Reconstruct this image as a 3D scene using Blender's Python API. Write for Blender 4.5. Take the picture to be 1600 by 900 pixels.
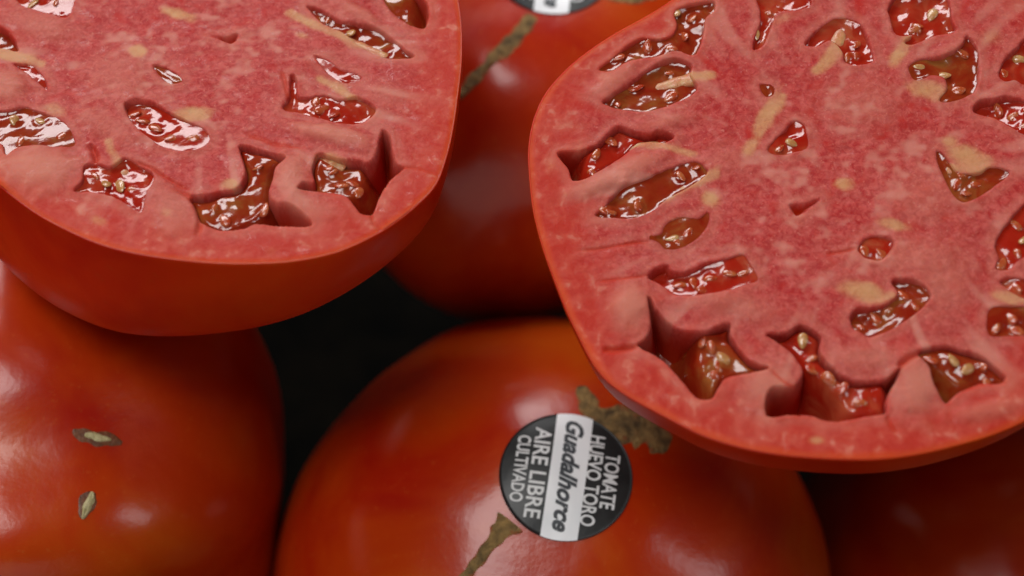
import bpy, bmesh, math, random
import numpy as np
from mathutils import Vector, Matrix
from mathutils.bvhtree import BVHTree

for o in list(bpy.data.objects):
    bpy.data.objects.remove(o)
SC = bpy.context.scene
COL = SC.collection
CM = 0.01

# ------------------------------------------------------------------ camera
ELEV = math.radians(55)
DIST = 33.0
LENS = 60.0
cam_pos = np.array([0, -DIST*math.cos(ELEV), DIST*math.sin(ELEV)])      # centimetres
Fw = np.array([0, math.cos(ELEV), -math.sin(ELEV)])
Up = np.array([0, math.sin(ELEV), math.cos(ELEV)])
Rt = np.array([1.0, 0, 0])
cd = bpy.data.cameras.new('camera')
cd.lens = LENS; cd.sensor_width = 36; cd.clip_start = 0.01; cd.clip_end = 50
cd.dof.use_dof = True; cd.dof.focus_distance = 0.292; cd.dof.aperture_fstop = 10.0
cam = bpy.data.objects.new('camera', cd); COL.objects.link(cam)
cam.location = Vector(cam_pos*CM)
cam.rotation_euler = (math.radians(90)-ELEV, 0, 0)
SC.camera = cam
FPX = LENS/36*1600
def ray(px, py):
    return Fw + Rt*((px-800)/FPX) + Up*((450-py)/FPX)
def at(px, py, D):
    return cam_pos + ray(px, py)*D

# ------------------------------------------------------------------ light
W = bpy.data.worlds.new('World'); SC.world = W; W.use_nodes = True
bg = W.node_tree.nodes['Background']
bg.inputs[0].default_value = (0.80, 0.88, 1.0, 1); bg.inputs[1].default_value = 0.015
def area(name, loc, target, size, sizey, power, color, spread=180):
    l = bpy.data.lights.new(name, 'AREA'); l.shape = 'RECTANGLE'
    l.size = size; l.size_y = sizey; l.energy = power; l.color = color
    l.spread = math.radians(spread)
    o = bpy.data.objects.new(name, l); COL.objects.link(o)
    o.location = loc
    o.rotation_euler = (Vector(target)-Vector(loc)).to_track_quat('-Z', 'Y').to_euler()
    return o
area('window_light', (-0.52, 1.08, 1.18), (0, 0, 0), 1.3, 0.45, 18, (1.0, 0.99, 0.99))
area('overhead_light', (-0.36, -0.22, 1.40), (0, 0, 0), 0.55, 0.55, 9.0, (1.0, 0.98, 0.96))
area('side_window_light', (1.20, -0.28, 0.92), (0, 0, 0), 0.26, 0.50, 2.0, (0.88, 0.94, 1.0))
area('front_fill_light', (-0.45, -1.25, 0.36), (0, 0, 0), 1.9, 0.9, 3.6, (1.0, 0.95, 0.88))
vs = SC.view_settings
vs.view_transform = 'Standard'; vs.look = 'None'; vs.exposure = 0.0; vs.gamma = 1.0
vs.use_curve_mapping = False

# ------------------------------------------------------------------ numpy helpers
class Perlin:
    def __init__(s, seed):
        r = np.random.RandomState(seed)
        s.p = np.concatenate([r.permutation(256)]*3)
        g = r.normal(size=(256, 3)); s.g = g/np.linalg.norm(g, axis=1)[:, None]
    def __call__(s, x, y, z=None):
        if z is None: z = np.zeros_like(x)+0.37
        xi = np.floor(x).astype(int); yi = np.floor(y).astype(int); zi = np.floor(z).astype(int)
        xf, yf, zf = x-xi, y-yi, z-zi
        f = lambda t: t*t*t*(t*(t*6-15)+10)
        u, v, w = f(xf), f(yf), f(zf)
        xi &= 255; yi &= 255; zi &= 255
        out = 0
        for dx in (0, 1):
            for dy in (0, 1):
                for dz in (0, 1):
                    h = s.p[s.p[s.p[xi+dx]+yi+dy]+zi+dz]
                    g = s.g[h]
                    d = g[..., 0]*(xf-dx)+g[..., 1]*(yf-dy)+g[..., 2]*(zf-dz)
                    out = out + d*(u if dx else 1-u)*(v if dy else 1-v)*(w if dz else 1-w)
        return out*1.6
P1, P2, P3 = Perlin(3), Perlin(11), Perlin(29)
def sstep(a, b, x):
    t = np.clip((x-a)/(b-a), 0, 1); return t*t*(3-2*t)
def catmull(pts, n=6, closed=True):
    p = np.asarray(pts, float); N = len(p); out = []
    rng = range(N) if closed else range(N-1)
    for i in rng:
        if closed: a, b, c, d = p[i-1], p[i], p[(i+1) % N], p[(i+2) % N]
        else: a, b, c, d = p[max(i-1, 0)], p[i], p[i+1], p[min(i+2, N-1)]
        for k in range(n):
            t = k/n
            out.append(0.5*((2*b)+(c-a)*t+(2*a-5*b+4*c-d)*t*t+(3*b-a-3*c+d)*t**3))
    if not closed: out.append(p[-1])
    return np.array(out)
def sdf(poly, X, Y):
    """signed distance, positive inside"""
    d2 = np.full(X.shape, 1e9); ins = np.zeros(X.shape, bool)
    N = len(poly)
    for i in range(N):
        ax, ay = poly[i]; bx, by = poly[(i+1) % N]
        ex, ey = bx-ax, by-ay
        wx, wy = X-ax, Y-ay
        t = np.clip((wx*ex+wy*ey)/(ex*ex+ey*ey+1e-12), 0, 1)
        d2 = np.minimum(d2, (wx-ex*t)**2+(wy-ey*t)**2)
        c = ((ay > Y) != (by > Y))
        if ey != 0:
            ins ^= c & (X < ex*(Y-ay)/ey+ax)
    return np.where(ins, 1, -1)*np.sqrt(d2)

def mesh_np(name, V, faces, mat=None, parent=None, smooth=True, attrs=None):
    me = bpy.data.meshes.new(name)
    V = np.asarray(V, np.float32)*CM
    F = np.asarray(faces, np.int32)
    k = F.shape[1]
    me.vertices.add(len(V)); me.vertices.foreach_set('co', V.ravel())
    me.loops.add(F.size); me.loops.foreach_set('vertex_index', F.ravel())
    me.polygons.add(len(F))
    me.polygons.foreach_set('loop_start', np.arange(0, F.size, k, dtype=np.int32))
    me.polygons.foreach_set('loop_total', np.full(len(F), k, np.int32))
    me.update(calc_edges=True); me.validate()
    if smooth: me.polygons.foreach_set('use_smooth', np.ones(len(me.polygons), bool))
    if attrs:
        for a, v in attrs.items():
            at_ = me.attributes.new(a, 'FLOAT', 'POINT'); at_.data.foreach_set('value', np.asarray(v, np.float32).ravel())
    if mat: me.materials.append(mat)
    o = bpy.data.objects.new(name, me); COL.objects.link(o)
    if parent: o.parent = parent
    return o
def gridfaces(nu, nv, wrapu=False):
    i = np.arange(nu if wrapu else nu-1); j = np.arange(nv-1)
    I, J = np.meshgrid(i, j, indexing='ij'); I2 = (I+1) % nu
    return np.stack([I*nv+J, I2*nv+J, I2*nv+J+1, I*nv+J+1], -1).reshape(-1, 4)

# ------------------------------------------------------------------ materials
def mat_new(name):
    m = bpy.data.materials.new(name); m.use_nodes = True
    nt = m.node_tree; b = nt.nodes['Principled BSDF']
    return m, nt, b
def N_(nt, t, **kw):
    n = nt.nodes.new(t)
    for k, v in kw.items(): setattr(n, k, v)
    return n
def noise(nt, vec, scale, detail=3, rough=0.55, dist=0.0):
    n = N_(nt, 'ShaderNodeTexNoise'); n.inputs['Scale'].default_value = scale
    n.inputs['Detail'].default_value = detail; n.inputs['Roughness'].default_value = rough
    n.inputs['Distortion'].default_value = dist
    nt.links.new(vec, n.inputs['Vector']); return n.outputs['Fac']
def ramp(nt, fac, stops):
    r = N_(nt, 'ShaderNodeValToRGB'); e = r.color_ramp.elements
    e[0].position, e[0].color = stops[0][0], (*stops[0][1], 1)
    e[1].position, e[1].color = stops[1][0], (*stops[1][1], 1)
    for p, c in stops[2:]:
        x = e.new(p); x.color = (*c, 1)
    nt.links.new(fac, r.inputs[0]); return r.outputs[0]
def mixc(nt, f, a, b):
    m = N_(nt, 'ShaderNodeMix', data_type='RGBA')
    if isinstance(f, float): m.inputs[0].default_value = f
    else: nt.links.new(f, m.inputs[0])
    for s, v in ((6, a), (7, b)):
        if isinstance(v, tuple): m.inputs[s].default_value = (*v, 1)
        else: nt.links.new(v, m.inputs[s])
    return m.outputs[2]
def math_(nt, op, a, b):
    m = N_(nt, 'ShaderNodeMath', operation=op)
    for s, v in ((0, a), (1, b)):
        if isinstance(v, (int, float)): m.inputs[s].default_value = v
        else: nt.links.new(v, m.inputs[s])
    return m.outputs[0]
def bump(nt, b, h, strength, dist, prev=None, slot='Normal'):
    n = N_(nt, 'ShaderNodeBump'); n.inputs['Strength'].default_value = strength
    n.inputs['Distance'].default_value = dist
    nt.links.new(h, n.inputs['Height'])
    if prev: nt.links.new(prev, n.inputs['Normal'])
    nt.links.new(n.outputs[0], b.inputs[slot]); return n.outputs[0]
def coords(nt):
    return N_(nt, 'ShaderNodeTexCoord').outputs['Object']
def attr(nt, name):
    a = N_(nt, 'ShaderNodeAttribute', attribute_name=name); return a.outputs['Fac']

def make_flesh():
    m, nt, b = mat_new('tomato_flesh')
    co = coords(nt)
    mp = N_(nt, 'ShaderNodeMapping'); nt.links.new(co, mp.inputs[0]); mp.inputs['Scale'].default_value = (1, 1.0, 0.4)
    co = mp.outputs[0]
    big = noise(nt, co, 130, 3, 0.6, 0.6)
    base = ramp(nt, big, [(0.30, (0.47, 0.024, 0.021)), (0.72, (0.57, 0.088, 0.074)), (0.5, (0.52, 0.042, 0.037))])
    fine = noise(nt, co, 900, 4, 0.7, 0.8)
    c2 = ramp(nt, fine, [(0.40, (0.34, 0.012, 0.014)), (0.62, (0.64, 0.130, 0.108))])
    mid = ramp(nt, noise(nt, co, 330, 3, 0.6, 1.2), [(0.40, (0.44, 0.016, 0.018)), (0.62, (0.58, 0.17, 0.14))])
    base = mixc(nt, 0.38, base, mid)
    c = mixc(nt, 0.46, base, c2)
    c = mixc(nt, sst(nt, attr(nt, 'streak'), 0.52, 0.85), c, (0.62, 0.20, 0.155))
    c = mixc(nt, sst(nt, math_(nt, 'MULTIPLY', attr(nt, 'streak'), -1), -0.40, -0.05), c, (0.50, 0.022, 0.016))
    spk = noise(nt, co, 1500, 2, 0.6)
    c = mixc(nt, math_(nt, 'MULTIPLY', sst(nt, spk, 0.62, 0.74), 0.30), c, (0.74, 0.34, 0.26))
    # saturated band below the skin with pale flecks
    edge = attr(nt, 'edge')
    fl = noise(nt, co, 420, 2, 0.5, 0.3)
    ce = ramp(nt, fl, [(0.42, (0.52, 0.035, 0.018)), (0.74, (0.68, 0.22, 0.15)), (0.60, (0.58, 0.075, 0.045))])
    c = mixc(nt, math_(nt, 'MULTIPLY', edge, 0.85), c, ce)
    pale = sst(nt, math_(nt, 'ADD', attr(nt, 'pale'), math_(nt, 'MULTIPLY', math_(nt, 'ADD', math_(nt, 'ADD', fine, attr(nt, 'streak')), -1.0), 0.8)), -0.15, 1.0)
    pale = math_(nt, 'MULTIPLY', pale, math_(nt, 'MULTIPLY', sst(nt, attr(nt, 'pale'), 0.04, 0.6), 0.68))
    c = mixc(nt, pale, c, (0.66, 0.39, 0.17))
    blanch = math_(nt, 'MULTIPLY', attr(nt, 'blanch'), 0.85)
    c = mixc(nt, blanch, c, (0.64, 0.235, 0.165))
    c = mixc(nt, attr(nt, 'rimskin'), c, (0.70, 0.075, 0.012))
    c = mixc(nt, attr(nt, 'wall'), c, (0.56, 0.035, 0.008))
    nt.links.new(c, b.inputs['Base Color'])
    b.inputs['Subsurface Weight'].default_value = 0.35
    b.inputs['Subsurface Radius'].default_value = (1.0, 0.16, 0.06)
    b.inputs['Subsurface Scale'].default_value = 0.0045
    b.inputs['Roughness'].default_value = 0.45
    b.inputs['Specular IOR Level'].default_value = 0.10
    nt.links.new(math_(nt, 'MULTIPLY', sst(nt, noise(nt, co, 260, 4, 0.7, 0.6), 0.55, 0.68), 0.22), b.inputs['Coat Weight'])
    b.inputs['Coat Roughness'].default_value = 0.14
    h1 = noise(nt, co, 620, 4, 0.6, 0.6)
    h2 = noise(nt, co, 2200, 3, 0.6, 0.2)
    n1 = bump(nt, b, h1, 0.45, 0.0004)
    n2 = bump(nt, b, h2, 0.30, 0.00015, n1)
    nt.links.new(n2, b.inputs['Coat Normal'])
    return m
def make_gel(name, ca, cb, cc):
    m, nt, b = mat_new(name)
    co = coords(nt)
    c = ramp(nt, noise(nt, co, 160, 3, 0.6, 0.8), [(0.32, ca), (0.70, cb), (0.52, cc)])
    nt.links.new(c, b.inputs['Base Color'])
    b.inputs['Subsurface Weight'].default_value = 0.3
    b.inputs['Subsurface Radius'].default_value = (1, .25, .1)
    b.inputs['Subsurface Scale'].default_value = 0.003
    b.inputs['Roughness'].default_value = 0.15
    b.inputs['IOR'].default_value = 1.45
    b.inputs['Coat Weight'].default_value = 0.4
    b.inputs['Coat Roughness'].default_value = 0.04
    n = bump(nt, b, noise(nt, co, 420, 2, 0.5, 0.6), 0.10, 0.0010)
    nt.links.new(n, b.inputs['Coat Normal'])
    return m
def make_simple(name, c0, c1, scale, rough, coat=0.0, sss=0.0, bs=0.4, bd=0.0004, cr=0.1, bscale=None):
    m, nt, b = mat_new(name); co = coords(nt)
    f = noise(nt, co, scale, 4, 0.6, 0.4)
    nt.links.new(ramp(nt, f, [(0.33, c0), (0.68, c1)]), b.inputs['Base Color'])
    b.inputs['Roughness'].default_value = rough
    b.inputs['Coat Weight'].default_value = coat; b.inputs['Coat Roughness'].default_value = cr
    if sss:
        b.inputs['Subsurface Weight'].default_value = sss
        b.inputs['Subsurface Radius'].default_value = (1, .35, .15)
        b.inputs['Subsurface Scale'].default_value = 0.002
    n = bump(nt, b, noise(nt, co, bscale or scale*2, 4, 0.6), bs, bd)
    return m
def make_skin(name, orange=0.5, rough=0.28, sw=0.12, g=1.0, v=1.0):
    m, nt, b = mat_new(name); co = coords(nt)
    f = noise(nt, co, 26, 4, 0.6, 0.5)
    c = ramp(nt, f, [(0.30, (0.40*v, 0.011*g, 0.002)), (0.75, (0.58*v, 0.095*g, 0.005)), (0.52, (0.50*v, (0.036+0.008*orange)*g, 0.002))])
    gg = noise(nt, co, 700, 2, 0.6)
    c = mixc(nt, math_(nt, 'MULTIPLY', sst(nt, gg, 0.62, 0.74), 0.16), c, (0.62, 0.16, 0.03))
    nt.links.new(c, b.inputs['Base Color'])
    b.inputs['Roughness'].default_value = rough
    b.inputs['Subsurface Weight'].default_value = sw
    b.inputs['Subsurface Radius'].default_value = (1, .12, .03)
    b.inputs['Subsurface Scale'].default_value = 0.008
    b.inputs['Coat Weight'].default_value = 0.40; b.inputs['Coat Roughness'].default_value = 0.19
    b.inputs['Specular IOR Level'].default_value = 0.22
    n = bump(nt, b, noise(nt, co, 120, 4, 0.55), 0.14, 0.0012)
    n = bump(nt, b, noise(nt, co, 1400, 2, 0.5), 0.05, 0.0002, n)
    nt.links.new(n, b.inputs['Coat Normal'])
    return m
def sst(nt, f, a, c):
    r = N_(nt, 'ShaderNodeMapRange', interpolation_type='SMOOTHSTEP')
    r.inputs[1].default_value = a; r.inputs[2].default_value = c
    nt.links.new(f, r.inputs[0]); return r.outputs[0]

M_flesh = make_flesh(); M_gels = [make_gel('amber_seed_gel', (0.27, 0.014, 0.004), (0.32, 0.10, 0.022), (0.30, 0.036, 0.008)), make_gel('red_seed_gel', (0.38, 0.012, 0.004), (0.46, 0.085, 0.035), (0.40, 0.022, 0.008))]
M_skin = make_skin('tomato_skin', 0.5)
M_skin_cut = make_skin('tomato_skin_cut', 0.9, 0.40, 0.6, 0.75, 1.45)
M_skin_cut.node_tree.nodes['Principled BSDF'].inputs['Coat Weight'].default_value = 0.12
M_skin_cut.node_tree.nodes['Principled BSDF'].inputs['Coat Roughness'].default_value = 0.3
M_seed = make_simple('tomato_seed', (0.48, 0.20, 0.06), (0.62, 0.34, 0.14), 700, 0.16, 0.8, 0.3, 0.5, 0.0003, 0.06)
M_sac = make_simple('seed_sac', (0.44, 0.035, 0.008), (0.52, 0.14, 0.045), 500, 0.10, 0.9, 0.3, 0.5, 0.0004, 0.05)
M_pith = make_simple('pith', (0.60, 0.16, 0.08), (0.66, 0.34, 0.14), 500, 0.38, 0.3, 0.4, 0.5, 0.0006, 0.2)
M_scar = make_simple('corky_scar', (0.09, 0.055, 0.018), (0.36, 0.22, 0.07), 420, 0.8, 0.0, 0.0, 0.9, 0.0012)
_nt = M_scar.node_tree; _b = _nt.nodes['Principled BSDF']; _l = _b.inputs['Base Color'].links[0].from_socket
_f = math_(_nt, 'ADD', attr(_nt, 'across'), math_(_nt, 'MULTIPLY', math_(_nt, 'ADD', noise(_nt, coords(_nt), 600, 3, 0.6), -0.5), 1.6))
_nt.links.new(mixc(_nt, sst(_nt, _f, 0.45, 0.95), _l, (0.36, 0.065, 0.012)), _b.inputs['Base Color'])
M_scar_pale = make_simple('pale_scar', (0.40, 0.34, 0.14), (0.62, 0.55, 0.30), 900, 0.6, 0.0, 0.0, 0.6, 0.0005)
M_scar_ring = make_simple('scar_ring', (0.10, 0.030, 0.008), (0.22, 0.07, 0.02), 700, 0.5, 0.1, 0.0, 0.6, 0.0005)
M_black = make_simple('sticker_black', (0.012, 0.014, 0.014), (0.022, 0.025, 0.025), 260, 0.42, 0.15, 0, 0.25, 0.0010, 0.22, 130)
M_white = make_simple('sticker_white', (0.84, 0.88, 0.90), (0.90, 0.92, 0.93), 200, 0.35, 0.4, 0, 0.2, 0.0010, 0.25, 130)
M_black.node_tree.nodes['Principled BSDF'].inputs['Specular IOR Level'].default_value = 0.3
M_print = make_simple('sticker_print', (0.72, 0.74, 0.74), (0.82, 0.84, 0.84), 900, 0.45)
M_ink = make_simple('sticker_ink', (0.02, 0.025, 0.03), (0.06, 0.07, 0.08), 900, 0.45)
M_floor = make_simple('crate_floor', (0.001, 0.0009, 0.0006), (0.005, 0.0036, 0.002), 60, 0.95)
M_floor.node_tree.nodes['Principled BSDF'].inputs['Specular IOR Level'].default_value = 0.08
M_board = make_simple('divider_board', (0.05, 0.044, 0.022), (0.11, 0.095, 0.05), 90, 0.9)
M_board.node_tree.nodes['Principled BSDF'].inputs['Specular IOR Level'].default_value = 0.15

def tag(o, label=None, cat=None, group=None, kind=None):
    if label: o['label'] = label
    if cat: o['category'] = cat
    if group: o['group'] = group
    if kind: o['kind'] = kind
    return o

# ------------------------------------------------------------------ setting
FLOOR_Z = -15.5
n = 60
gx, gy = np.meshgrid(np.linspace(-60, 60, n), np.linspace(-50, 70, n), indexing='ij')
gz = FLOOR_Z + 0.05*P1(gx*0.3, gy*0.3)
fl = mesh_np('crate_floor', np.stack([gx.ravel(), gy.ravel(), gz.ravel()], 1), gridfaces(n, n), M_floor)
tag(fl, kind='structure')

# ------------------------------------------------------------------ whole tomatoes
def tomato_points(r, squash, lobes, amp, seed, nu, nv, dimple=0.10):
    th = np.linspace(0, 2*np.pi, nu, endpoint=False)[:, None]
    ph = np.linspace(0.0015, np.pi-0.0015, nv)[None, :]
    rs = np.random.RandomState(seed)
    lob = 0
    for k, a in lobes:
        lob = lob + a*np.cos(k*th+rs.uniform(0, 6.28))
    s = np.sin(ph)
    R = 1 + amp*lob*s**2
    x = R*s*np.cos(th); y = R*s*np.sin(th); z = np.cos(ph)*squash*np.ones_like(th)
    # dimples at both ends, seams running into them
    z = z - np.sign(z)*dimple*np.exp(-(s/0.30)**2)*(1+0*th)
    z = z + 0.5*amp*lob*np.cos(ph)*s**2
    nz = 0.035*P1(x*1.3+seed, y*1.3, z*1.3) + 0.010*P2(x*3.5+seed, y*3.5, z*3.5)
    k = 1+nz
    return np.stack([x*k*r, y*k*r, z*k*r], -1)
def frame(zaxis, xhint):
    z = np.array(zaxis, float); z /= np.linalg.norm(z)
    x = np.array(xhint, float); x -= z*(x@z); x /= np.linalg.norm(x)
    return np.stack([x, np.cross(z, x), z], 1)
class Tomato:
    def __init__(s, centre, r, squash, zaxis, seed, label, lobes, amp, mat, dimple=0.10, xhint=(1, 0, 0)):
        s.M = frame(zaxis, xhint); s.c = np.array(centre, float)
        nu, nv = 200, 120
        p = tomato_points(r, squash, lobes, amp, seed, nu, nv, dimple)
        s.root = bpy.data.objects.new('whole_tomato', None); COL.objects.link(s.root)
        s.root.empty_display_size = 0.01
        m4 = np.eye(4); m4[:3, :3] = s.M; m4[:3, 3] = s.c*CM
        s.root.matrix_world = Matrix(m4.tolist())
        tag(s.root, label, 'tomato', 'whole red tomatoes under the cut halves')
        V = p.reshape(-1, 3); F = gridfaces(nu, nv, True)
        # close the poles
        V = np.vstack([V, V[0::nv].mean(0), V[nv-1::nv].mean(0)])
        mesh_np('tomato_body', V, F[:, ::-1], mat, s.root)
        Wv = V@s.M.T + s.c
        s.bvh = BVHTree.FromPolygons([Vector(v) for v in Wv], [tuple(f) for f in F.tolist()])
    def hit(s, px, py):
        h = s.bvh.ray_cast(Vector(cam_pos), Vector(ray(px, py)).normalized())
        if h[0] is None: return None
        nn = h[1].normalized()
        if nn.dot(Vector(ray(px, py))) > 0: nn = -nn
        return np.array(h[0]), np.array(nn)
    def local(s, W):
        return (np.asarray(W)-s.c)@s.M
    def drape(s, W, nrm, lift):
        """drop world points along -nrm to the surface, then lift"""
        out = []
        v = Vector(nrm)
        for w, l in zip(W, lift):
            h = s.bvh.ray_cast(Vector(w)+v*3, -v)
            q = np.array(h[0]) if h[0] is not None else np.array(w)
            out.append(q+nrm*l)
        return np.array(out)

def scar_strip(tom, pts, widths, mat=None, seed=0, name='scar', lift=0.016, parent=None):
    """rough corky seam laid over the skin; pts in picture px only to find the place on the fruit"""
    c = catmull(pts, 14, False); w = np.interp(np.linspace(0, 1, len(c)), np.linspace(0, 1, len(widths)), widths)
    L = []
    for (x, y) in c:
        h = tom.hit(x, y)
        if h: L.append(h)
    if len(L) < 4: return None
    Pw = np.array([h[0] for h in L]); Nn = np.array([h[1] for h in L]); nn = Nn.mean(0); nn /= np.linalg.norm(nn)
    w = w[:len(Pw)]
    T = np.gradient(Pw, axis=0); T /= np.linalg.norm(T, axis=1)[:, None]
    B = np.cross(Nn, T); B /= np.linalg.norm(B, axis=1)[:, None]
    m = 13; u = np.linspace(-1, 1, m)
    s_ = np.cumsum(np.r_[0, np.linalg.norm(np.diff(Pw, axis=0), axis=1)])
    ed = 1+0.55*P2(s_*4+seed, s_*0)[:, None]
    ed2 = 1+0.55*P3(s_*4+seed, s_*0+5)[:, None]
    ww = np.where(u[None, :] < 0, ed, ed2)*w[:, None]
    X = Pw[:, None, :] + B[:, None, :]*(u[None, :, None]*ww[:, :, None])
    prof = (1-np.abs(u)**3)[None, :]
    l = lift*prof*(0.75+0.6*P1(s_[:, None]*9+seed, u[None, :]*2.0+0*s_[:, None])) + 0.004*prof - 0.02*(1-prof)
    ends = np.minimum(1, np.minimum(np.arange(len(Pw)), np.arange(len(Pw))[::-1])/3)[:, None]
    l = l*ends-0.02*(1-ends)
    D = tom.drape(X.reshape(-1, 3), nn, l.ravel())
    return mesh_np(name, tom.local(D), gridfaces(len(Pw), m), mat or M_scar, parent or tom.root, attrs=dict(across=np.abs(np.tile(u, len(Pw)))))

def text_mesh(body, size, shear=0.0, bold=0.0, extr=0.0):
    cu = bpy.data.curves.new('text', 'FONT'); cu.body = body; cu.size = size; cu.shear = shear
    cu.align_x = 'CENTER'; cu.align_y = 'CENTER'; cu.offset = bold; cu.resolution_u = 3
    o = bpy.data.objects.new('text', cu); COL.objects.link(o)
    bpy.context.view_layer.update()
    me = o.to_mesh()
    bm = bmesh.new(); bm.from_mesh(me); o.to_mesh_clear()
    bpy.data.objects.remove(o)
    bmesh.ops.triangulate(bm, faces=bm.faces[:])
    bmesh.ops.subdivide_edges(bm, edges=[e for e in bm.edges if e.calc_length() > 0.12], cuts=1)
    bmesh.ops.triangulate(bm, faces=bm.faces[:])
    V = np.array([v.co[:] for v in bm.verts]); bm.verts.index_update()
    F = np.array([[v.index for v in f.verts] for f in bm.faces])
    bm.free()
    return V, F
def sticker(tom, px, py, R, ang):
    """round fruit sticker; its writing runs along direction ang"""
    h = tom.hit(px, py) if py >= 0 else tom.hit(px, py)
    c, nn = h
    # text direction in world: picture direction turned onto the tangent plane
    d = Rt*math.cos(ang) + Up*math.sin(ang)
    d = d-nn*(d@nn); d /= np.linalg.norm(d)
    t = np.cross(nn, d)                                   # up of the letters
    def place(V2, lift):
        Wp = c + V2[:, :1]*d + V2[:, 1:2]*t
        return tom.local(tom.drape(Wp, nn, lift+0.010*P2(V2[:, 0]*1.1+py, V2[:, 1]*1.6)))
    def disc(R, cut=None, k=22, m=72):
        rr = np.linspace(0.0, R, k)[1:]; th = np.linspace(0, 2*np.pi, m, endpoint=False)
        v = np.stack([np.outer(np.cos(th), rr), np.outer(np.sin(th), rr)], -1).reshape(-1, 2)
        return v, gridfaces(m, k-1, True)
    V2, F = disc(R)
    V2 = np.vstack([V2, [[0, 0]]]); ci = len(V2)-1
    top = place(V2, 0.030)
    # edge skirt gives the sticker its thickness
    k1 = 21; rim = np.arange(72)*k1+k1-1
    low = place(V2[rim]*1.002, 0.006)
    allv = np.vstack([top, low]); lo = len(top)+np.arange(72)
    sk = np.array([[rim[i], rim[(i+1) % 72], lo[(i+1) % 72], lo[i]] for i in range(72)])
    tri = np.array([[i*k1, ci, ((i+1) % 72)*k1, ((i+1) % 72)*k1] for i in range(72)])
    o = bpy.data.meshes.new('sticker')
    faces = F[:, ::-1].tolist()+sk.tolist()+[[a, b, c_] for a, b, c_, _ in tri.tolist()]
    o.from_pydata((allv*CM).tolist(), [], faces); o.polygons.foreach_set('use_smooth', [True]*len(o.polygons))
    o.materials.append(M_black); st = bpy.data.objects.new('sticker', o); COL.objects.link(st); st.parent = tom.root
    st['label'] = 'round black sticker with white band and capital lettering'
    # white band across
    n1, n2 = 60, 10
    bw = 0.275*R
    xs = np.linspace(-1, 1, n1); ys = np.linspace(-bw, bw, n2)+0.02*R
    X, Y = np.meshgrid(xs, ys, indexing='ij')
    X = X*np.sqrt(np.maximum(R*R*0.998-Y*Y, 0))
    V2 = np.stack([X.ravel(), Y.ravel()], 1)
    mesh_np('sticker_band', place(V2, 0.036), gridfaces(n1, n2), M_white, st)
    for body, size, x, y, sh, bold, mt, wd in (
            ('TOMATE', 0.31, 0.0, 0.66, 0.0, 0.006, M_print, 0.86), ('HUEVO TORO', 0.31, 0.02, 0.40, 0.0, 0.006, M_print, 1.42),
            ('Guadalhorce', 0.37, 0.0, 0.035, 0.35, 0.014, M_ink, 1.75),
            ('AIRE LIBRE', 0.34, 0.02, -0.42, 0.0, 0.006, M_print, 1.42), ('CULTIVADO', 0.27, 0.0, -0.69, 0.0, 0.006, M_print, 1.05)):
        V, F3 = text_mesh(body, size*R, sh, bold*R)
        V = V[:, :2]; w = np.ptp(V[:, 0]); V[:, 0] = (V[:, 0]-V[:, 0].mean())*0+(V[:, 0]-(V[:, 0].max()+V[:, 0].min())/2)*(wd*R/w)
        V[:, 1] -= (V[:, 1].max()+V[:, 1].min())/2
        V = V+np.array([x*R, y*R])
        lt = mesh_np('lettering', place(V, 0.042), F3, mt, st, smooth=False)
        lt['label'] = 'lettering "%s"' % body

tB = Tomato(at(854, 928, 35.9), 5.85, 0.90, -ray(870, 745)+0.16*Up, 5, 'whole tomato in the lower middle with a round black sticker and brown scar',
            [(3, 0.5), (7, 0.3)], 0.015, M_skin, 0.03)
tA = Tomato(at(856, 112, 39.6), 5.9, 0.86, -ray(865, -60)+0.60*Up, 9, 'whole tomato at the top between the two cut halves, sticker half out of view',
            [(3, 0.45), (5, 0.5)], 0.085, M_skin, 0.13)
tC = Tomato(at(68, 738, 35.9), 5.5, 0.95, (-1, -0.15, 0.1), 14, 'whole lumpy tomato at the lower left with two small pale scars',
            [(2, 0.3), (5, 0.6), (8, 0.4)], 0.10, M_skin, 0.03)
tD = Tomato(at(1590, 935, 41), 5.5, 0.86, (0.1, -0.2, 1), 21, 'whole dark shaded tomato at the lower right below the larger cut half',
            [(2, 0.4), (4, 0.4), (6, 0.3)], 0.05, M_skin, 0.05)

tE = Tomato((8.3, 2.8, -3.3), 4.1, 0.88, (0.2, 0.3, 1), 31, 'added unseen whole tomato behind and beneath the larger cut half, propping it up and shading the tomato below', [(2, 0.4), (5, 0.4)], 0.05, M_skin, 0.05)  # added out of view: keeps the window light off the lower right tomato
tF = Tomato((-12.2, 6.4, -3.0), 5.2, 0.88, (-0.2, 0.2, 1), 37, 'added unseen whole tomato behind and beneath the left cut half, propping it up and shading the gaps', [(3, 0.4), (5, 0.4)], 0.05, M_skin, 0.05)  # added out of view as a prop; also deepens shade in the gaps

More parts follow.
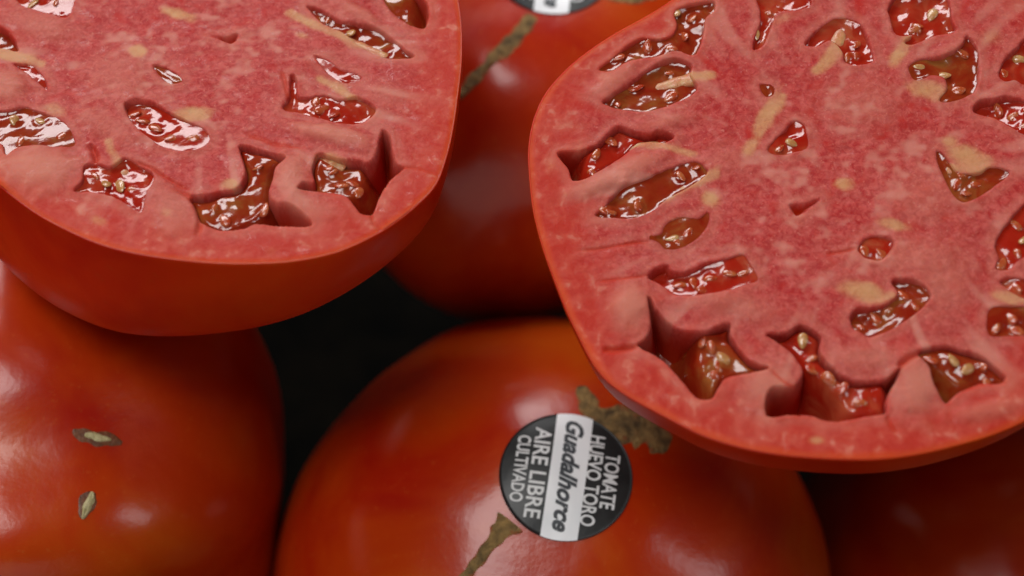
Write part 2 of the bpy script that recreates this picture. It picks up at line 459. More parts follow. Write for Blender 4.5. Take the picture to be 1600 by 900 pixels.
# seams / scars
TXT = math.radians(-99)
sticker(tB, 885, 741, 1.24, TXT)
sticker(tA, 866, -54, 1.31, math.radians(-93))
scar_strip(tB, [(800, 812), (778, 840), (750, 872), (715, 915)], [0.34, 0.20, 0.15, 0.12], seed=2)
scar_strip(tB, [(905, 600), (925, 640), (960, 660), (1000, 668), (1050, 700)], [0.10, 0.30, 0.52, 0.55, 0.40], seed=7)
scar_strip(tA, [(838, 22), (800, 62), (765, 98), (735, 130), (715, 155)], [0.22, 0.21, 0.17, 0.15, 0.10], seed=4)
scar_strip(tA, [(930, -12), (985, -4), (1030, -8)], [0.2, 0.2, 0.12], seed=6)
for pts, wd, wr in (([(112, 672), (130, 678), (152, 684), (176, 688), (192, 694)], [0.02, 0.10, 0.12, 0.09, 0.02], 1.7),
                    ([(146, 768), (141, 780), (135, 795), (128, 812)], [0.03, 0.12, 0.13, 0.02], 1.7)):
    r_ = scar_strip(tC, pts, [w*wr for w in wd], M_scar_ring, 3, 'scar', 0.014)
    if r_: scar_strip(tC, pts[1:-1] if len(pts) > 4 else pts, [w*0.85 for w in wd[:len(pts)]], M_scar_pale, 5, 'scar_slit', 0.04, r_)

# divider board standing in the gap between the lower tomatoes
def board():
    a = at(430, 770, 37.2); b = at(396, 985, 36.4); H = (a[2]+b[2])/2-FLOOR_Z
    a[2] = b[2] = FLOOR_Z; d = (b-a); L = np.linalg.norm(d); d /= L; s = np.array([-d[1], d[0], 0])
    nx = 40; th = 0.12; V = []
    for i in range(nx):
        c = a+d*L*i/(nx-1); h = H+0.06*math.sin(i*1.7)
        for (o_, z) in ((-th/2, 0), (-th/2, h-0.05), (-th/2+.06, h), (th/2-.06, h), (th/2, h-0.05), (th/2, 0)):
            V.append(c+s*o_+np.array([0, 0, z]))
    o = mesh_np('divider_board', V, gridfaces(nx, 6), M_board, smooth=False)
    tag(o, 'dark brown board edge in the gap between the two lower tomatoes', 'board')
board()

# ------------------------------------------------------------------ cut halves
def parse(s):
    v = [float(x) for x in s.replace(';', ',').replace(' ', ',').split(',') if x]
    return np.array(v).reshape(-1, 2)

class Half:
    def __init__(s, name, label, cpx, D, normal, outline, depth, phi0, N, lobeseed, shift=(0, 0)):
        s.shift = shift
        s.P0 = at(cpx[0], cpx[1], D)
        s.M = frame(normal, (1, 0, 0)); s.n = s.M[:, 2]
        s.depth = depth
        s.root = bpy.data.objects.new('cut_tomato', None); COL.objects.link(s.root); s.root.empty_display_size = 0.01
        base = s.P0 - s.n*depth
        m4 = np.eye(4); m4[:3, :3] = s.M; m4[:3, 3] = base*CM
        s.root.matrix_world = Matrix(m4.tolist())
        tag(s.root, label, 'tomato half')
        s.N = N
        ol = s.pl(outline); s.ol = ol
        th = np.arctan2(ol[:, 1], ol[:, 0]); r = np.hypot(ol[:, 0], ol[:, 1])
        o = np.argsort(th); th, r = th[o], r[o]
        # periodic smooth radius
        pts = np.stack([r*np.cos(th), r*np.sin(th)], 1); dn = catmull(pts, 8)
        t2 = np.arctan2(dn[:, 1], dn[:, 0]); r2 = np.hypot(dn[:, 0], dn[:, 1]); o = np.argsort(t2)
        t2, r2 = t2[o], r2[o]
        s.t2 = np.r_[t2[-1]-2*np.pi, t2, t2[0]+2*np.pi]; s.r2 = np.r_[r2[-1], r2, r2[0]]
        s.pockets = []; s.piths = []; s.phi0 = phi0; s.seed = lobeseed
    def pl(s, px):
        """points seen at these picture positions on the plane of the cut, in the half's own cm"""
        out = []
        for x, y in px:
            d = ray(x, y); t = ((s.P0-cam_pos)@s.n)/(d@s.n)
            q = (cam_pos+d*t-s.P0)@s.M
            out.append(q[:2])
        return np.array(out)
    def R(s, th): return np.interp(th, s.t2, s.r2)
    def shell(s, mat):
        nu, nv = 420, 90
        th = np.linspace(-np.pi, np.pi, nu, endpoint=False)
        ph = np.linspace(s.phi0, np.pi/2-0.004, nv)
        f = np.cos(ph)**0.86/np.cos(s.phi0)**0.86
        z = -(np.sin(ph)-np.sin(s.phi0))/(1-np.sin(s.phi0))
        Rm = s.r2.mean(); R = s.R(th)
        V = []
        TH = th[:, None]
        mixs = sstep(0.0, 0.8, (ph-s.phi0)/(np.pi/2-s.phi0))[None, :]
        RR = (R[:, None]*(1-mixs)+Rm*mixs)*f[None, :]
        zz = z[None, :]*s.depth*np.ones_like(TH)
        RR = RR*(1+0.012*P1(np.cos(TH)*2+s.seed, np.sin(TH)*2, zz*0.4)*(mixs > 0)*sstep(0, .3, mixs))
        sh = sstep(0.0, 0.6, (ph-s.phi0)/(np.pi/2-s.phi0))[None, :]
        x = RR*np.cos(TH)+s.shift[0]*sh; y = RR*np.sin(TH)+s.shift[1]*sh
        # rim: skin thickness turned in on the cut
        rim = []
        for rr, zc in ((0.975, -0.05), (0.990, -0.018), (0.996, -0.010), (0.9992, -0.012)):
            rim.append(np.stack([R*rr*np.cos(th), R*rr*np.sin(th), np.full(nu, zc)], -1))
        body = np.stack([x, y, zz-0.022], -1)
        P = np.concatenate([np.stack(rim, 1), body], 1)
        nvt = P.shape[1]
        P[..., 2] += s.depth
        V = P.reshape(-1, 3)
        return mesh_np('tomato_skin', V, gridfaces(nu, nvt, True), mat, s.root)
    def flesh(s, pale, blanch, grooves):
        N = s.N
        a = np.linspace(-1, 1, N); A, B = np.meshgrid(a, a, indexing='ij')
        # concentric map square -> disc
        r = np.where(np.abs(A) > np.abs(B), A, B)
        with np.errstate(divide='ignore', invalid='ignore'):
            phi = np.where(np.abs(A) > np.abs(B), (np.pi/4)*(B/np.where(A == 0, 1, A)), np.pi/2-(np.pi/4)*(A/np.where(B == 0, 1, B)))
        ux, uy = r*np.cos(phi), r*np.sin(phi)
        th = np.arctan2(uy, ux); rho = np.hypot(ux, uy); Rr = s.R(th)
        X = rho*Rr*0.994*np.cos(th); Y = rho*Rr*0.994*np.sin(th)
        Z = 0.030*P1(X*0.9+s.seed, Y*0.9)+0.013*P2(X*3+s.seed, Y*3)+0.003*P3(X*9, Y*9)
        Z += 0.010*P2(X*2.2, Y*7.0)                            # knife drag
        Z *= (1-rho**8); Z -= 0.012*sstep(0.975, 1.0, rho)**2; Z += 0.006*P2(np.cos(th)*14, np.sin(th)*14, rho*2.5)*sstep(.3, .7, rho)*(1-rho**8)
        wall = np.zeros_like(X); edge = sstep(0.74, 0.96, rho+0.05*P1(X*2, Y*2)+0.03*P2(X*6, Y*6))
        pa = np.zeros_like(X); bl = np.zeros_like(X)
        s.X, s.Y = X, Y
        ct, st_ = np.cos(th), np.sin(th); am = sstep(0.25, 0.7, rho)
        wob = 0.25*P3(X*0.8, Y*0.8)
        streak = 0.5+0.50*(am*P1(ct*9+wob, st_*9+wob, rho*2.2)+(1-am)*(0.7*P2(X*2.3+wob*2, Y*2.8)+0.5*P3(X*6, Y*7)))+0.22*P3(ct*20+wob*2, st_*20+wob, rho*4)*sstep(0.35, 0.75, rho)
        for p in s.pockets:
            mn = p['poly'].min(0)-0.35; mx = p['poly'].max(0)+0.35
            k = (X > mn[0]) & (X < mx[0]) & (Y > mn[1]) & (Y < mx[1])
            if not k.any(): continue
            x, y = X[k], Y[k]
            d = sdf(p['poly'], x+0.012*P2(x*6, y*6), y+0.012*P3(x*6, y*6))
            dep = p['depth']
            w = p['w']
            t = np.clip(d/w+0.25, 0, None)
            prof = 1-np.exp(-(t**1.6))
            inner = np.clip(d/(w*4), 0, 1)
            hh = -dep*prof*(0.72+0.28*inner)
            lip = 0.009*np.exp(-((d+0.05)/0.045)**2)
            Z[k] += hh + lip + prof*0.05*P1(x*4, y*4)
            wall[k] = np.maximum(wall[k], sstep(-0.015, 0.07, d))
            bl[k] = np.maximum(bl[k], 0.30*np.exp(-((d+0.10)/0.10)**2))
        for (x, y, rx, ry, ang, st) in pale:
            s.blob(pa, x, y, rx, ry, ang, st, Z, 0.0)
        for q in s.piths:
            c = s.pl(catmull(parse(q[0]), 4, False)); d = np.full(X.shape, 9.0)
            for i in range(len(c)-1):
                e = c[i+1]-c[i]; t = np.clip(((X-c[i][0])*e[0]+(Y-c[i][1])*e[1])/(e@e), 0, 1)
                d = np.minimum(d, np.hypot(X-c[i][0]-e[0]*t, Y-c[i][1]-e[1]*t))
            d = d*(1+0.5*P2(X*4, Y*4))
            np.maximum(pa, 0.75*np.exp(-(d/0.11)**2), out=pa)
        for (x, y, rx, ry, ang, st) in blanch:
            s.blob(bl, x, y, rx, ry, ang, st, Z, 0.12)
        for g in grooves:
            c = s.pl(catmull(g[0], 6, False)); w = g[1]
            mn = c.min(0)-0.3; mx = c.max(0)+0.3
            k = (X > mn[0]) & (X < mx[0]) & (Y > mn[1]) & (Y < mx[1])
            x, y = X[k], Y[k]; d = np.full(x.shape, 9.0); tt = np.zeros(x.shape)
            for i in range(len(c)-1):
                e = c[i+1]-c[i]; t = np.clip(((x-c[i][0])*e[0]+(y-c[i][1])*e[1])/(e@e), 0, 1)
                dd = np.hypot(x-c[i][0]-e[0]*t, y-c[i][1]-e[1]*t); m = dd < d
                d = np.where(m, dd, d); tt = np.where(m, (i+t)/(len(c)-1), tt)
            tap = np.clip(np.minimum(tt, 1-tt)*5, 0, 1)
            q = np.exp(-(d/w)**2)*tap
            Z[k] -= g[2]*q; wall[k] = np.maximum(wall[k], q*0.6)
        V = np.stack([X, Y, Z+s.depth], -1).reshape(-1, 3)
        s.Z = Z
        o = mesh_np('flesh', V, gridfaces(N, N), M_flesh, s.root, attrs=dict(edge=edge, pale=np.clip(pa, 0, 1), blanch=np.clip(bl, 0, 1), wall=np.clip(wall, 0, 1), streak=streak, rimskin=0.8*sstep(0.972, 1.003, rho+0.008*P1(X*1.5, Y*1.5))))
        # the flesh under the cut, so it is a solid half
        return o
    def blob(s, arr, x, y, rx, ry, ang, st, Z, lift):
        c = s.pl([(x, y)])[0]; ux = s.pl([(x+math.cos(ang)*rx, y+math.sin(ang)*rx)])[0]-c
        uy = s.pl([(x-math.sin(ang)*ry, y+math.cos(ang)*ry)])[0]-c
        Mi = np.linalg.inv(np.stack([ux, uy], 1))
        dx, dy = s.X-c[0], s.Y-c[1]
        u = Mi[0, 0]*dx+Mi[0, 1]*dy; v = Mi[1, 0]*dx+Mi[1, 1]*dy
        q = np.exp(-((u*u+v*v)**1.3)*0.8*(1+0.5*P2(s.X*5, s.Y*5)))*st
        np.maximum(arr, q, out=arr)
        if lift: Z += lift*q
    def pocket(s, poly, depth=0.6, lvl=0.14, gel=None, seeds=(), slope=None, w=0.070, amp=1.0, auto=0):
        poly = s.pl(catmull(parse(poly), 5))
        g = s.pl(catmull(parse(gel), 5)) if gel else None
        s.pockets.append(dict(poly=poly, depth=depth, lvl=lvl, gel=g, seeds=seeds, slope=slope, w=w, amp=amp, auto=auto))
    def gels(s, rs):
        h = 0.022
        for p in s.pockets:
            poly = p['poly']
            if p['lvl'] is None: continue
            mn = poly.min(0)-0.1; mx = poly.max(0)+0.1
            nx = int((mx[0]-mn[0])/h)+2; ny = int((mx[1]-mn[1])/h)+2
            X, Y = np.meshgrid(np.linspace(mn[0], mx[0], nx), np.linspace(mn[1], mx[1], ny), indexing='ij')
            d = sdf(poly, X, Y)
            amp = p['amp']; sd = rs.uniform(0, 50)
            Z = -p['lvl']*0.6+amp*(0.070*P1(X*2.2+sd, Y*2.2)+0.022*P2(X*4.5+sd, Y*4.5)+0.005*P3(X*11+sd, Y*11))
            if p['slope']:
                cx, cy = poly.mean(0); Z = Z+p['slope'][0]*(X-cx)+p['slope'][1]*(Y-cy)
            if p['gel'] is not None:
                dg = sdf(p['gel'], X, Y)               # the gel sinks away into the empty side of the chamber
                Z -= sstep(0.10, -0.38, dg)*(p['depth']*0.72)
            # meniscus against the wall
            Z += 0.05*np.exp(-np.clip(d, 0, 9)/0.06) if p['gel'] is None else 0
            seeds = list(s.pl(parse(p['seeds']))) if len(p['seeds']) else []
            if p['gel'] is not None: poly = p['gel']
            area_ = abs(0.5*np.sum(poly[:, 0]*np.roll(poly[:, 1], -1)-np.roll(poly[:, 0], -1)*poly[:, 1]))
            want = int(area_*1.5)
            tries = 0; kinds = [1]*len(seeds)
            while len(seeds) < want+sum(kinds)*0 and tries < 120:
                tries += 1
                q = rs.uniform(mn, mx)
                if sdf(poly, np.array([q[0]]), np.array([q[1]]))[0] < 0.07: continue
                if any(np.hypot(*(q-t)) < 0.20 for t in seeds): continue
                seeds.append(q); kinds.append(0)
            for q in seeds:                                  # sacs swell the gel surface
                dd = ((X-q[0])**2+(Y-q[1])**2)/0.010
                Z += 0.055*np.exp(-dd)
            top = -0.025+0.03*P2(X*3+sd, Y*3)
            Z = np.where(Z > top, top+(Z-top)*0.15, Z)
            mask = d > -0.05
            cells = mask[:-1, :-1] & mask[1:, :-1] & mask[:-1, 1:] & mask[1:, 1:]
            if cells.sum() < 4: continue
            F = gridfaces(nx, ny)[cells.ravel()]
            used = np.unique(F); rm = np.full(nx*ny, -1); rm[used] = np.arange(len(used))
            V = np.stack([X, Y, Z+s.depth], -1).reshape(-1, 3)[used]
            g = mesh_np('seed_gel', V, rm[F], M_gels[int(rs.rand() < 0.55)], s.root)
            for q, kd in zip(seeds, kinds):
                ix = int(np.clip((q[0]-mn[0])/h, 0, nx-1)); iy = int(np.clip((q[1]-mn[1])/h, 0, ny-1))
                s.seed_obj((q[0], q[1], Z[ix, iy]), rs, kd, g)
    def seed_obj(s, q, rs, kd, parent):
        nu, nv = 16, 9
        th = np.linspace(0, 2*np.pi, nu, endpoint=False)[:, None]; ph = np.linspace(0.02, np.pi-.02, nv)[None, :]
        L = rs.uniform(0.10, 0.15); Wd = L*rs.uniform(0.5, 0.7); H = L*0.26
        x = np.cos(ph)*L*np.ones_like(th); taper = 1-0.30*np.cos(ph)
        y = np.sin(ph)*np.cos(th)*Wd*taper; z = np.sin(ph)*np.sin(th)*H*taper
        a = rs.uniform(0, 6.28); tl = rs.uniform(-.35, .35); tr = rs.uniform(-.5, .5)
        Mx = np.array((Matrix.Rotation(a, 3, 'Z') @ Matrix.Rotation(tl, 3, 'Y') @ Matrix.Rotation(tr, 3, 'X')))
        V = np.stack([x, y, z], -1).reshape(-1, 3)@Mx.T + np.array([q[0], q[1], q[2]+s.depth-H*0.55])
        mesh_np('seed', V, gridfaces(nu, nv, True), M_seed if rs.rand() < (0.22 if kd else 0.08) else M_sac, parent)
    def pith(s, pts, widths, z0=-0.02, z1=-0.02, seed=0, H=0.5):
        z0 -= 0.06; z1 -= 0.05; widths = [v*1.5 for v in widths]
        """pale strand lying across a seed chamber"""
        c = s.pl(catmull(parse(pts), 10, False)); n_ = len(c); t = np.linspace(0, 1, n_)
        w = np.interp(t, np.linspace(0, 1, len(widths)), widths)/92.0
        T = np.gradient(c, axis=0); T /= np.linalg.norm(T, axis=1)[:, None]; B = np.stack([-T[:, 1], T[:, 0]], 1)
        m = 14; a = np.linspace(0, 2*np.pi, m, endpoint=False)
        zc = z0+(z1-z0)*t + 0.02*P1(t*5+seed, t*0)
        ww = w*(1+0.25*P2(t*7+seed, t*0))
        X = c[:, None, :]+B[:, None, :]*(np.cos(a)[None, :, None]*ww[:, None, None])
        Zr = np.sin(a)[None, :]*ww[:, None]*H
        Z = zc[:, None]+Zr - w[:, None]*0.25 + 0.012*P3(X[..., 0]*9, X[..., 1]*9)
        V = np.concatenate([X, (Z+s.depth)[..., None]], -1)
        # order (ring index fastest wraps): build as rings around u
        V = V.transpose(1, 0, 2)
        capA = V[:, 0].mean(0); capB = V[:, -1].mean(0)
        V[:, 0] = capA+(V[:, 0]-capA)*0.05; V[:, -1] = capB+(V[:, -1]-capB)*0.05
        mesh_np('pith', V.reshape(-1, 3), gridfaces(m, n_, True), M_pith, s.root)

# ---- left half (cut face level)
outL = parse("-40,258 0,292 50,330 100,358 150,380 200,394 260,404 330,411 400,412 460,408 520,396 570,376 615,350 655,318 682,288 697,250 708,205 716,150 722,95 722,40 716,-5 700,-60 660,-125 600,-180 520,-225 430,-255 330,-270 220,-262 120,-235 30,-190 -45,-125 -95,-45 -118,40 -112,120 -90,190")
HL = Half('cut_tomato', 'left cut tomato half, lying level with a deep band of red skin below the cut', (312, 80), 30.0, (0, 0, 1), outL, 4.6, -0.06, 520, 1, (-0.85, -0.15))
K = HL.pocket
K("25,-14 70,-18 112,-8 112,14 103,29 80,24 55,15 34,8", .55, .10, seeds="50,4 86,2", auto=5)
K("-12,42 8,48 20,60 29,78 12,76 -12,70", .6, .30)
K("22,100 44,101 60,112 70,126 73,139 60,128 42,113", .35, .12)
K("-22,178 8,172 38,168 62,176 86,184 102,196 116,220 108,229 62,228 28,231 10,244 4,225 -22,214", .55, .08, seeds="22,186 32,218 97,210 62,186", amp=.6, slope=(.07,-.05))
K("195,166 212,156 238,160 262,176 290,190 320,204 326,219 312,230 285,235 254,228 228,211 208,191", .5, .10, seeds="208,174 222,186 242,197 268,213 300,217", amp=.6, slope=(.08,-.04))
K("240,103 258,105 276,116 283,126 268,131 250,119", .22, .09, amp=.5, auto=1)
K("329,57 350,59 372,54 363,69 345,63", .3, None, w=.06)
K("480,10 506,18 530,32 560,37 590,45 615,62 632,77 647,88 615,91 588,84 560,68 535,50 505,36", .5, .24, seeds="512,26 545,48", auto=3)
K("598,-12 630,-14 667,4 664,41 645,40 628,30 610,14", .8, .12, gel="595,-14 645,-14 646,14 640,36 626,28 608,14", auto=4)
K("493,88 510,94 530,108 556,116 563,123 542,129 520,118 503,103", .28, .12, auto=1)
K("454,118 463,124 465,149 482,152 508,149 532,156 558,152 576,162 587,172 576,186 560,193 530,192 500,185 470,176 443,170 452,150", .5, .16, seeds="493,156 503,168 521,177", auto=5)
K("597,205 608,214 612,236 618,255 629,262 610,279 598,297 588,317 580,334 564,332 550,315 535,303 502,300 468,299 476,289 492,286 488,265 497,241 512,244 532,250 560,251 577,254 590,238", 1.35, .16,
  gel="470,299 480,288 492,286 488,264 497,240 520,246 548,252 566,256 572,280 562,302 545,306 500,300", seeds="512,258 535,285 550,282 520,264 560,296", auto=8)
K("374,228 400,233 430,242 446,249 430,264 424,288 420,305 430,320 458,326 487,351 442,353 402,349 380,356 350,359 325,353 311,340 305,322 298,308 322,305 345,300 365,297 380,284 384,264", 1.1, .14,
  gel="374,228 400,233 432,243 440,250 425,264 418,288 415,306 418,322 405,335 392,345 372,354 350,359 325,353 311,340 305,322 298,308 322,305 345,300 365,297 380,284 384,264", seeds="335,325 350,340 360,291 402,260 412,322", auto=11)
K("133,261 150,257 172,263 194,248 214,257 236,268 239,285 228,301 221,330 204,322 185,311 163,303 138,299 116,299 130,284", .6, .12, seeds="207,295 186,288 165,284 148,272", auto=7)
paleL = [(280, 23, 26, 9, .25, .8), (216, 81, 13, 10, .2, .9), (302, 178, 30, 12, -.1, .95), (85, 172, 22, 12, .3, .5), (358, 289, 14, 9, 0, .8),
         (20, 88, 40, 9, .25, .8), (155, 345, 16, 8, .3, .45), (262, 335, 12, 9, 0, .5), (425, 392, 15, 9, 0, .3), (470, 55, 14, 6, .3, .5)]
blL = [(60, 262, 62, 34, .05, .9), (270, 330, 44, 34, .9, .6), (520, 212, 60, 13, .22, .9), (455, 275, 26, 36, .1, .8), (10, 135, 30, 22, 0, .8), (560, 22, 40, 10, .5, .6),
       (600, 150, 35, 18, .3, .35), (170, 200, 60, 20, .4, .4), (470, 320, 60, 18, .2, .5), (60, 40, 60, 20, .2, .45), (190, 120, 50, 40, 0, .35), (620, 360, 40, 14, -.7, .2)]
grL = [([(265, 290), (292, 305), (308, 325), (312, 350), (308, 372)], .05, .07), ([(380, 205), (430, 225), (480, 232)], .04, .03), ([(140, 225), (148, 240), (150, 258)], .05, .09),
       ([(200, 250), (235, 262), (262, 280), (300, 300)], .035, .05), ([(580, 335), (585, 350), (600, 365)], .03, .03), ([(440, 110), (445, 130), (452, 160)], .03, .03), ([(620, 262), (650, 262), (690, 275)], .03, .02)]
HL.piths.append(("452,20 480,34 520,50 560,66 606,83", (3, 5, 6, 7, 4), .0, -.04, 1))
HL.piths.append(("500,122 525,135 548,152 572,172", (4, 7, 6, 4), .0, -.10, 2))
HL.piths.append(("-8,84 20,87 45,93 64,99", (4, 6, 5, 2), .0, -.03, 3))
HL.piths.append(("170,222 176,240 190,262 196,276", (8, 9, 8, 4), -.02, -.10, 4))
HL.piths.append(("498,246 520,248 538,256", (4, 7, 3), -.04, -.08, 5))
HL.flesh(paleL, blL, grL)
HL.shell(M_skin_cut)
rsL = np.random.RandomState(4)
HL.gels(rsL)
for q in HL.piths: HL.pith(*q)

# ---- right half (cut face tipped a little towards the viewer)
outR = parse("825,232 826,270 831,320 840,362 852,402 868,445 884,485 903,525 924,565 948,595 985,622 1040,652 1095,680 1150,698 1210,710 1290,717 1370,718 1440,709 1510,692 1560,676 1605,656 1660,622 1710,575 1752,510 1780,430 1792,340 1788,250 1768,160 1730,75 1675,0 1605,-62 1520,-108 1420,-135 1320,-138 1225,-118 1140,-72 1085,-28 1040,6 1000,30 960,52 915,82 880,112 850,148 832,190")
HR = Half('cut_tomato', 'right, larger cut tomato half with seed chambers all round and a thin red rim', (1320, 270), 28.5, (-0.06, -0.16, 1), outR, 4.3, 0.04, 600, 7)
K = HR.pocket
K("1055,18 1076,8 1112,1 1116,15 1101,30 1099,55 1092,75 1083,86 1062,80 1048,80 1028,87 1000,92 975,99 958,111 938,109 946,100 965,85 982,70 1002,60 1030,62 1052,55 1058,38", .5, .16, seeds="1012,70 966,88 1056,16 1082,26 1068,54 1050,74", auto=7)
K("943,159 965,144 985,130 1010,112 1035,95 1056,91 1080,101 1078,118 1088,134 1082,146 1060,158 1030,168 1000,173 970,170 950,164", .5, .22, seeds="965,157 994,132 1048,108 1048,146", auto=4, amp=.8)
K("872,240 905,236 932,226 948,211 966,197 985,204 1012,210 1030,205 1052,213 1040,221 1008,221 988,231 976,241 955,256 930,271 915,281 895,282 888,262", 1.1, .20,
  gel="912,240 934,226 950,211 966,197 985,204 1012,210 1030,205 1052,213 1040,221 1008,221 988,231 976,241 955,256 930,271 916,278", seeds="932,238 925,268 955,215", auto=4)
K("930,336 945,325 958,306 975,292 1002,283 1030,270 1060,258 1086,254 1100,262 1104,272 1078,290 1042,310 1016,330 986,340 955,339", .45, .15, seeds="948,328 1065,272 1086,261 998,318 955,330", auto=6, amp=.7)
K("1018,371 1034,365 1042,350 1062,340 1090,342 1106,331 1108,346 1096,365 1076,380 1056,388 1040,386 1030,378", .3, .07, seeds="1050,370 1075,365 1060,378", auto=5)
K("1013,432 1024,420 1042,414 1050,424 1075,424 1105,412 1140,405 1160,399 1172,415 1184,437 1160,446 1130,457 1090,463 1055,459 1040,449 1025,441", .5, .20, seeds="1062,440 1085,440 1110,434 1140,425 1160,425 1100,452", auto=7, amp=.5, slope=(.20,-.15))
K("1013,466 1026,486 1046,505 1066,517 1100,520 1120,512 1139,507 1141,525 1154,545 1172,566 1200,578 1170,584 1136,590 1121,606 1110,622 1090,621 1075,605 1058,585 1033,560 998,540 1010,530 1018,508", 1.5, .20,
  gel="1092,520 1120,512 1139,507 1141,525 1154,545 1172,566 1200,578 1170,584 1136,590 1121,606 1110,612 1098,590 1086,560", seeds="1112,540 1130,558 1118,586 1098,530 1124,570", auto=7)
K("1198,523 1230,520 1250,508 1268,515 1282,526 1281,546 1287,562 1302,576 1312,586 1336,596 1376,595 1396,584 1408,577 1397,600 1386,620 1384,642 1374,647 1350,650 1320,656 1290,656 1270,649 1240,648 1198,649 1203,612 1240,606 1252,592 1254,575 1244,560 1230,545 1210,531", 1.4, .22,
  gel="1218,530 1232,521 1250,510 1268,515 1282,526 1281,546 1287,562 1302,576 1312,586 1336,596 1376,595 1386,610 1384,642 1374,647 1345,649 1322,640 1308,616 1280,592 1258,572 1246,556", seeds="1268,556 1272,574 1296,590 1318,604 1345,628 1255,530", auto=11)
K("1436,552 1470,541 1500,547 1530,555 1556,575 1572,591 1560,598 1530,599 1500,611 1479,629 1465,611 1455,590 1452,574", .8, .16, gel="1436,552 1470,541 1500,547 1530,555 1556,575 1572,591 1560,598 1530,598 1500,602 1480,588 1462,574", seeds="1454,560 1490,562 1535,570 1545,590 1512,576", auto=8)
K("1332,509 1329,495 1340,482 1362,481 1386,475 1404,460 1394,440 1420,438 1441,447 1454,463 1446,476 1430,491 1405,506 1385,518 1360,526 1344,518", .5, .20, seeds="1342,506 1370,494 1412,458 1430,480 1388,484", auto=6, amp=.7, slope=(.20,-.14))
K("1340,391 1350,375 1370,369 1393,375 1397,386 1386,401 1375,409 1355,406 1345,398", .3, .08, seeds="1352,392 1380,396", auto=3)
K("1234,321 1256,319 1282,310 1263,326 1245,338", .3, None, w=.07)
K("1200,232 1214,216 1229,201 1241,189 1256,194 1259,206 1263,226 1250,236 1226,241 1206,239", .25, .09, seeds="1218,230 1240,222", auto=3)
K("1188,132 1203,134 1208,146 1196,150", .2, .1, auto=1, w=.06)
K("1184,-18 1230,-22 1262,-10 1266,8 1242,15 1214,20 1205,42 1192,70 1177,77 1181,55 1189,28", .5, .15, seeds="1182,52 1200,20", auto=4)
K("1257,68 1280,45 1308,29 1336,32 1353,50 1361,78 1364,95 1342,101 1321,97 1316,78 1296,62 1275,72", .4, .14, seeds="1340,88 1328,90 1340,66", auto=4)
K("1389,10 1412,-12 1474,-14 1486,32 1492,49 1460,56 1426,69 1414,66 1424,56 1401,53 1392,30", .5, .18, seeds="1434,38 1458,18 1430,46", auto=5)
K("1421,106 1435,95 1460,91 1482,86 1502,74 1512,58 1526,76 1529,102 1526,136 1509,151 1485,158 1469,156 1480,140 1476,121 1456,116 1444,121 1428,123", .45, .14, seeds="1437,104 1505,82 1498,140 1474,116", auto=6, amp=.8)
K("1562,116 1571,92 1590,74 1606,60 1644,52 1662,92 1640,122 1602,131 1586,124 1571,126", .5, .15, seeds="1572,114 1595,88", auto=7)
K("1520,172 1530,157 1550,154 1582,151 1622,166 1662,190 1668,222 1616,216 1580,197 1550,182 1531,179", .5, .20, seeds="1562,165 1585,178 1600,195 1608,175", auto=9, amp=.6, slope=(.20,-.15))
K("1464,236 1476,244 1488,262 1502,272 1530,270 1548,262 1577,268 1562,285 1541,300 1522,312 1505,317 1490,308 1479,285 1468,260", .45, .13, seeds="1498,286 1528,288 1512,300 1505,272", auto=5)
K("1574,350 1590,331 1606,318 1650,312 1672,350 1650,396 1602,400 1576,420 1557,419 1561,404 1555,386 1561,368", .4, .12, seeds="1566,410 1590,398 1588,350 1600,372", auto=9)
K("1544,500 1548,485 1562,479 1600,480 1642,488 1644,524 1600,523 1560,525 1545,521", .45, .12, seeds="1556,510 1578,496 1590,515", auto=6)
K("1563,440 1580,434 1612,439 1656,452 1652,470 1602,466 1576,452", .4, .14, seeds="1588,448", auto=3)
K("1655,560 1690,530 1720,480 1735,440 1745,470 1735,520 1700,570", .8, .25)
K("1700,250 1735,240 1750,290 1745,350 1720,370 1705,310", .7, .2)
K("1660,60 1690,90 1715,150 1700,170 1670,130", .6, .2)
K("1480,-80 1530,-60 1570,-30 1550,-15 1500,-35", .6, .2)
K("1330,-100 1400,-95 1420,-60 1370,-50 1330,-65", .6, .2)
paleR = [(1318, 288, 17, 9, 0, .95), (1398, 352, 28, 9, .2, .75), (1110, 311, 15, 12, .3, .8), (1352, 458, 38, 16, .25, .95), (1064, 345, 20, 8, 0, .6), (1195, 180, 46, 10, -1.05, .8),
         (1175, 225, 22, 12, -.9, .7), (1300, 85, 34, 13, -1.0, .9), (1452, 140, 34, 15, .2, .85), (1515, 248, 40, 20, .4, .85), (1485, 222, 16, 12, 0, .6), (1270, 555, 14, 12, 0, .7), (1575, 465, 26, 10, .3, .8), (1405, 85, 26, 11, -1, .7),
         (1590, 375, 20, 12, 0, .6), (985, 390, 18, 22, .2, .25), (1275, 688, 14, 7, 0, .5), (860, 260, 10, 20, 0, .25), (1480, 575, 30, 9, .3, .4), (1222, 30, 22, 8, -.3, .5), (1550, 60, 24, 16, 0, .35)]
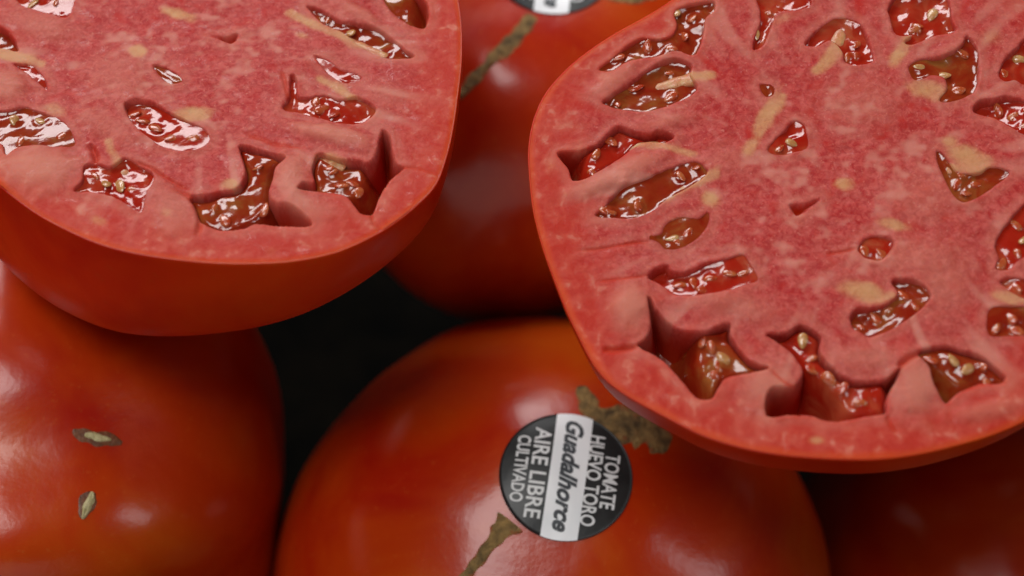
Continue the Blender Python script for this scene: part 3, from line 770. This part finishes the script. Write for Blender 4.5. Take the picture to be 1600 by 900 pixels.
blR = [(985, 478, 30, 34, .3, .9), (1200, 600, 44, 36, .5, .75), (1432, 600, 30, 44, -.1, .9), (985, 262, 52, 16, -.4, .8), (960, 125, 42, 14, -.6, .7), (930, 290, 40, 14, -.2, .7), (1490, 80, 30, 14, -.4, .5),
       (1340, 160, 60, 40, 0, .35), (1110, 590, 40, 20, .8, .3), (1450, 310, 60, 40, 0, .35), (1400, 400, 90, 30, 0, .45), (1150, 480, 60, 24, .2, .5), (1075, 700, 50, 20, .3, .3), (1545, 640, 50, 14, -.2, .5), (1350, 560, 60, 22, 0, .5), (1110, 470, 50, 14, -.1, .5), (1470, 440, 50, 60, .2, .45), (1040, 190, 40, 12, -.2, .5), (1130, 250, 40, 24, 0, .3)]
grR = [([(895, 392), (940, 388), (985, 380), (1020, 376)], .035, .03), ([(930, 440), (975, 436), (1015, 430)], .03, .02), ([(940, 546), (965, 546), (1000, 541)], .05, .06), ([(1400, 577), (1420, 562), (1445, 550)], .05, .08),
       ([(1385, 648), (1392, 665), (1402, 678)], .035, .04), ([(1290, 396), (1315, 394), (1342, 388)], .03, .03), ([(1200, 578), (1225, 600), (1240, 606)], .03, .02), ([(1500, 612), (1540, 600), (1580, 598)], .03, .02)]
HR.piths.append(("1114,116 1085,118 1045,126 1000,137", (4, 8, 7, 3), .02, -.12, 1))
HR.piths.append(("1082,240 1050,232 1015,224 975,224", (4, 8, 8, 4), .01, -.10, 2))
HR.piths.append(("1118,272 1085,286 1045,304 1010,318", (3, 6, 7, 6), .0, -.08, 3))
HR.piths.append(("1318,38 1308,62 1292,88 1276,110", (6, 9, 9, 3), -.06, .0, 4))
HR.piths.append(("1448,22 1432,44 1412,72 1398,92", (5, 7, 8, 4), -.10, .0, 5))
HR.piths.append(("1222,150 1205,178 1185,212 1168,236", (4, 5, 6, 3), -.01, -.01, 6, .4))
HR.piths.append(("1120,528 1112,540 1124,550", (6, 9, 6), -.10, -.12, 8))
HR.piths.append(("1330,452 1352,462 1372,468 1392,462", (5, 10, 9, 4), .0, -.05, 9, .5))
HR.piths.append(("1480,262 1500,262 1530,266 1560,272", (5, 10, 10, 4), -.02, -.06, 10, .5))
HR.piths.append(("1565,462 1585,466 1615,472", (5, 7, 6), .0, -.03, 11))
HR.flesh(paleR, blR, grR)
HR.shell(M_skin_cut)
rsR = np.random.RandomState(8)
HR.gels(rsR)
for q in HR.piths: HR.pith(*q)

SC.render.engine = 'CYCLES'
SC.cycles.use_denoising = True
